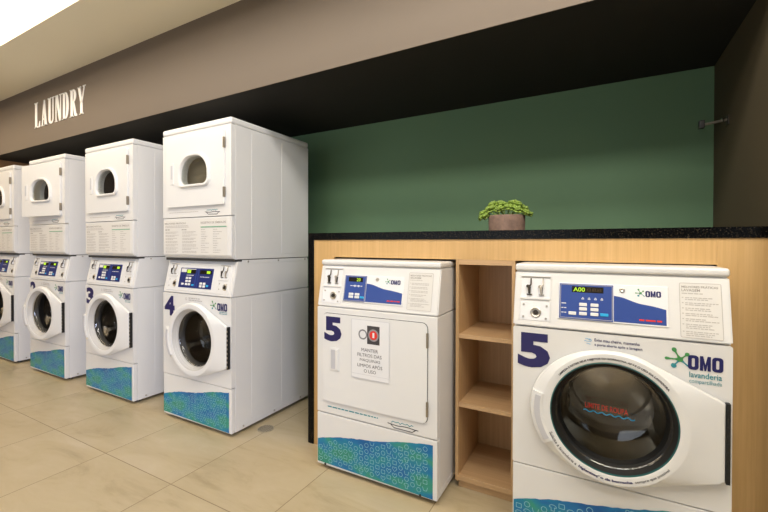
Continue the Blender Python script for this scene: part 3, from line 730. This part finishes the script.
# ------------------------------------------------------------------ succulent in its pot
px, py, pz = -.425, 2.10, 1.2575
pl = empty('potted_succulent', (0, 0, 0), (px, py, pz)); ORIG[pl.name] = Vector((0, 0, 0))
def lz(prof, n=40, **k): # lathe around the vertical axis
    mb = MB(); mb.loft([[(r*math.cos(2*math.pi*i/n), r*math.sin(2*math.pi*i/n), z) for i in range(n)] for r, z in prof], **k); return mb
lz([(.082, 0), (.089, .004), (.091, .045), (.091, .080), (.089, .084), (.081, .084), (.080, .07)], cap0=True).build('pot', POT, pl)
lz([(.080, .072), (.04, .078), (.001, .08)]).build('soil', SOIL, pl)
rnd = random.Random(4)
def rosette(c, s, tilt):
    mb = MB(); q = Matrix.Rotation(tilt[0], 3, 'X') @ Matrix.Rotation(tilt[1], 3, 'Y')
    for ring, (n, el, ln) in enumerate(((4, 72, .65), (6, 45, .9), (7, 16, 1.), (6, -20, .9))):
        for k in range(n):
            a = 2*math.pi*(k+.5*ring)/n+rnd.uniform(-.2, .2); e = R(el+rnd.uniform(-9, 9)); L = s*ln*rnd.uniform(.85, 1.1)
            d = Vector((math.cos(a)*math.cos(e), math.sin(a)*math.cos(e), math.sin(e))); u = d.cross(Vector((0, 0, 1))); u = u.normalized() if u.length > .01 else Vector((1, 0, 0)); w = u.cross(d)
            lp = []
            for t, r in ((.08, .14), (.4, .32), (.70, .43), (.93, .32), (1.03, .04)):
                lp.append([tuple(Vector(c)+q @ (d*L*t+u*math.cos(2*math.pi*j/6)*L*r+w*(math.sin(2*math.pi*j/6)*L*r*.55+L*.12*t*t))) for j in range(6)])
            mb.loft(lp, False, True, True)
    return mb
spots = [(-.125, .0, .098, .030), (-.10, -.035, .082, .027), (-.108, .03, .118, .029), (-.068, -.045, .118, .030), (-.075, .01, .142, .031), (-.045, .045, .15, .029), (-.02, -.055, .115, .029), (-.015, .0, .140, .031),
         (.03, -.045, .122, .030), (.035, .03, .145, .030), (.065, .0, .142, .031), (.075, -.04, .110, .028), (.10, .02, .118, .029), (.118, -.02, .094, .026), (.13, .01, .090, .024), (-.135, -.02, .075, .022)]
for sx, sy, sz, s in spots:
    sx, sz, s = sx*.88-.006, sz*.97, s*.95
    MB().tube([(sx*.35, sy*.35, .08), (sx*.8, sy*.8, .08+(sz-.08)*.7), (sx, sy, sz)], .003, 6).build('stem', LEAF, pl)
    rosette((sx, sy, sz), s, (-sy*5, sx*5)).build('leaf_rosette', LEAF, pl, smooth=60)
tag(pl, 'bright green succulent in a round reddish brown pot on the black countertop', 'plant')

# ------------------------------------------------------------------ sign letters
def letter(ch, x, w, z, h, y0, y1):
    mb = MB(); Q = lambda pts: mb.prism([(x+u*w, z+v*h) for u, v in pts], y0, y1)
    def rect(a, b, c, d): Q([(a, c), (b, c), (b, d), (a, d)])
    def ring(cx, rx0, rx1, cz, rz0, rz1, a0, a1, n=12):
        for i in range(n):
            p, q = R(a0+(a1-a0)*i/n), R(a0+(a1-a0)*(i+1)/n)
            Q([(cx+rx1*math.cos(p), cz+rz1*math.sin(p)), (cx+rx1*math.cos(q), cz+rz1*math.sin(q)), (cx+rx0*math.cos(q), cz+rz0*math.sin(q)), (cx+rx0*math.cos(p), cz+rz0*math.sin(p))])
    s = .035
    if ch == 'L': rect(.12, .46, 0, 1); rect(0, .58, 1-s, 1); rect(0, .95, 0, s); Q([(.70, s), (.95, s), (.95, .24), (.88, .24)])
    if ch == 'A':
        Q([(.12, 0), (.24, 0), (.56, 1), (.40, 1)]); Q([(.58, 0), (.93, 0), (.64, 1), (.38, 1)]); rect(.24, .7, .24, .29); rect(0, .36, 0, s); rect(.48, 1.03, 0, s)
    if ch == 'U':
        rect(.10, .42, .2, 1); rect(.76, .88, .2, 1); ring(.49, .07, .39, .2, .13, .2, 180, 270); ring(.49, .27, .39, .2, .13, .2, 270, 360); rect(-.02, .54, 1-s, 1); rect(.64, 1.0, 1-s, 1)
    if ch == 'N':
        rect(.10, .22, 0, 1); rect(.80, .92, 0, 1); Q([(.10, 1), (.44, 1), (.92, 0), (.66, 0)]); rect(-.02, .36, 0, s); rect(-.02, .3, 1-s, 1); rect(.66, 1.04, 1-s, 1)
    if ch == 'D':
        rect(.10, .42, 0, 1); rect(-.02, .5, 0, s); rect(-.02, .5, 1-s, 1); ring(.46, .16, .50, .5, .46, .5, -90, 90)
    if ch == 'R':
        rect(.10, .42, 0, 1); rect(-.02, .54, 0, s); rect(-.02, .5, 1-s, 1); ring(.44, .14, .46, .76, .20, .24, -90, 90); Q([(.44, .53), (.62, .53), (.90, .10), (1.02, .06), (1.02, 0), (.72, 0), (.60, .1)])
    if ch == 'Y':
        Q([(.0, 1), (.34, 1), (.66, .42), (.36, .42)]); Q([(.84, 1), (.96, 1), (.64, .42), (.52, .42)]); rect(.34, .66, 0, .45); rect(.20, .80, 0, s); rect(-.06, .44, 1-s, 1); rect(.70, 1.08, 1-s, 1)
    return mb
sg = empty('wall_sign', (0, 0, 0), (-4.36, YFAS, 2.313)); ORIG[sg.name] = Vector(sg.location)
xx = -4.846; ww = (4.846-3.872)/7
for ch in 'LAUNDRY':
    letter(ch, xx+.006, ww-.016, 2.313, .243, YFAS-.004, YFAS-.0005).build('letter', LETTER, sg, smooth=0); xx += ww
tag(sg, 'white raised lettering reading LAUNDRY on the taupe wall above the stacked machines', 'sign')

# ------------------------------------------------------------------ floor drain and wall bracket
dr = empty('floor_drain', (0, 0, 0), (-1.885, 1.862, 0)); ORIG[dr.name] = Vector((0, 0, 0))
lz([(.052, .0), (.052, .003), (.046, .0035), (.046, .001)], 32, cap0=True).build('drain_rim', DRAIN, dr)
m = MB()
for k in range(-3, 4):
    h = math.sqrt(max(0, .044**2-(k*.0125)**2)); m.box(k*.0125-.0036, k*.0125+.0036, -h, h, .001, .003)
m.build('grate', DRAIN, dr)
MB().prismz([(.046*math.cos(R(15*k)), .046*math.sin(R(15*k))) for k in range(24)], .0003, .0009).build('drain_hole', BLACK, dr)
tag(dr, 'small round metal drain grate in the tan floor tiles, beside the stack numbered 4', 'drain')
hk = empty('wall_bracket', (0, 0, 0), (XWALL, 2.43, 1.783)); ORIG[hk.name] = Vector((0, 0, 0))
MB().box(-.006, -.0002, -.018, .018, -.022, .022, .001, 1).build('mounting_plate', DARKMETAL, hk)
MB().tube([(-.004, 0, .004), (-.03, -.002, .0), (-.092, -.004, -.008)], .0065, 10).build('arm', METAL, hk)
MB().tube([(-.018, -.001, .003), (-.026, -.002, .002)], .010, 12).build('collar', CHROME, hk)
MB().box(-.112, -.090, -.018, .010, -.026, .012, .003).build('stop_head', BLACK, hk)
tag(hk, 'small dark metal bracket sticking out of the dark side wall over the countertop', 'bracket')

# ------------------------------------------------------------------ camera
cam = bpy.data.cameras.new('camera'); co = bpy.data.objects.new('camera', cam); C.objects.link(co); scene.camera = co
F = 394.965; cam.sensor_fit = 'HORIZONTAL'; cam.sensor_width = 36; cam.lens = 36*F/768
cam.shift_y = (248.111-256)/768; cam.clip_start = .02
yaw, pit, rol = R(28.673), R(-.4703), R(.13467)
def axes():
    # camera right, up and forward as in the fitted projection
    f = Vector((-math.sin(yaw), math.cos(yaw), 0)); r = Vector((math.cos(yaw), math.sin(yaw), 0)); u = Vector((0, 0, 1))
    f2 = f*math.cos(pit)+u*math.sin(pit); u2 = -f*math.sin(pit)+u*math.cos(pit)
    r3 = r*math.cos(rol)+u2*math.sin(rol); u3 = -r*math.sin(rol)+u2*math.cos(rol)
    return r3, u3, f2
r_, u_, f_ = axes()
co.matrix_world = Matrix(((r_.x, u_.x, -f_.x, 0), (r_.y, u_.y, -f_.y, 0), (r_.z, u_.z, -f_.z, 1.18875), (0, 0, 0, 1)))

# ------------------------------------------------------------------ light
def area(name, loc, sx, sy, power, col, rot):
    l = bpy.data.lights.new(name, 'AREA'); l.shape = 'RECTANGLE'; l.size = sx; l.size_y = sy; l.energy = power; l.color = col
    o = bpy.data.objects.new(name, l); C.objects.link(o); o.location = loc; o.rotation_euler = rot; return o
for x, p, c in ((-7.4, 15, (1, .80, .54)), (-5.6, 16, (1, .82, .58)), (-3.8, 17, (1, .87, .71)), (-2.0, 17, (1, .95, .89)), (-.3, 25, (1, .97, .95)), (1.0, 25, (1, .93, .82))):  # rightmost lamp is unseen, added to brighten the washer and the wood there
    for y, k in ((.80, .62), (.0, .42)):
        area('ceiling_lamp_or_fill', (x, y, RZ-.14), 1.5 if x < .5 else .9, .24, p*k, c, (R(50), 0, 0))
area('daylight', (-2.8, -3.9, 1.2), 4.6, 1.4, 7, (.92, .94, 1.0), (R(84), 0, 0)).data.spread = R(110)
area('daylight', (1.66, -1.8, 1.5), 2.4, 1.5, 85, (.66, .73, 1.0), (R(70), 0, R(90))).data.spread = R(105)
w = bpy.data.worlds.new('world'); scene.world = w; w.use_nodes = True
w.node_tree.nodes['Background'].inputs[0].default_value = (.75, .87, 1, 1); w.node_tree.nodes['Background'].inputs[1].default_value = 1.0
vs = scene.view_settings; vs.view_transform = 'Standard'; vs.look = 'None'; vs.exposure = .35; vs.gamma = 1; vs.use_curve_mapping = False
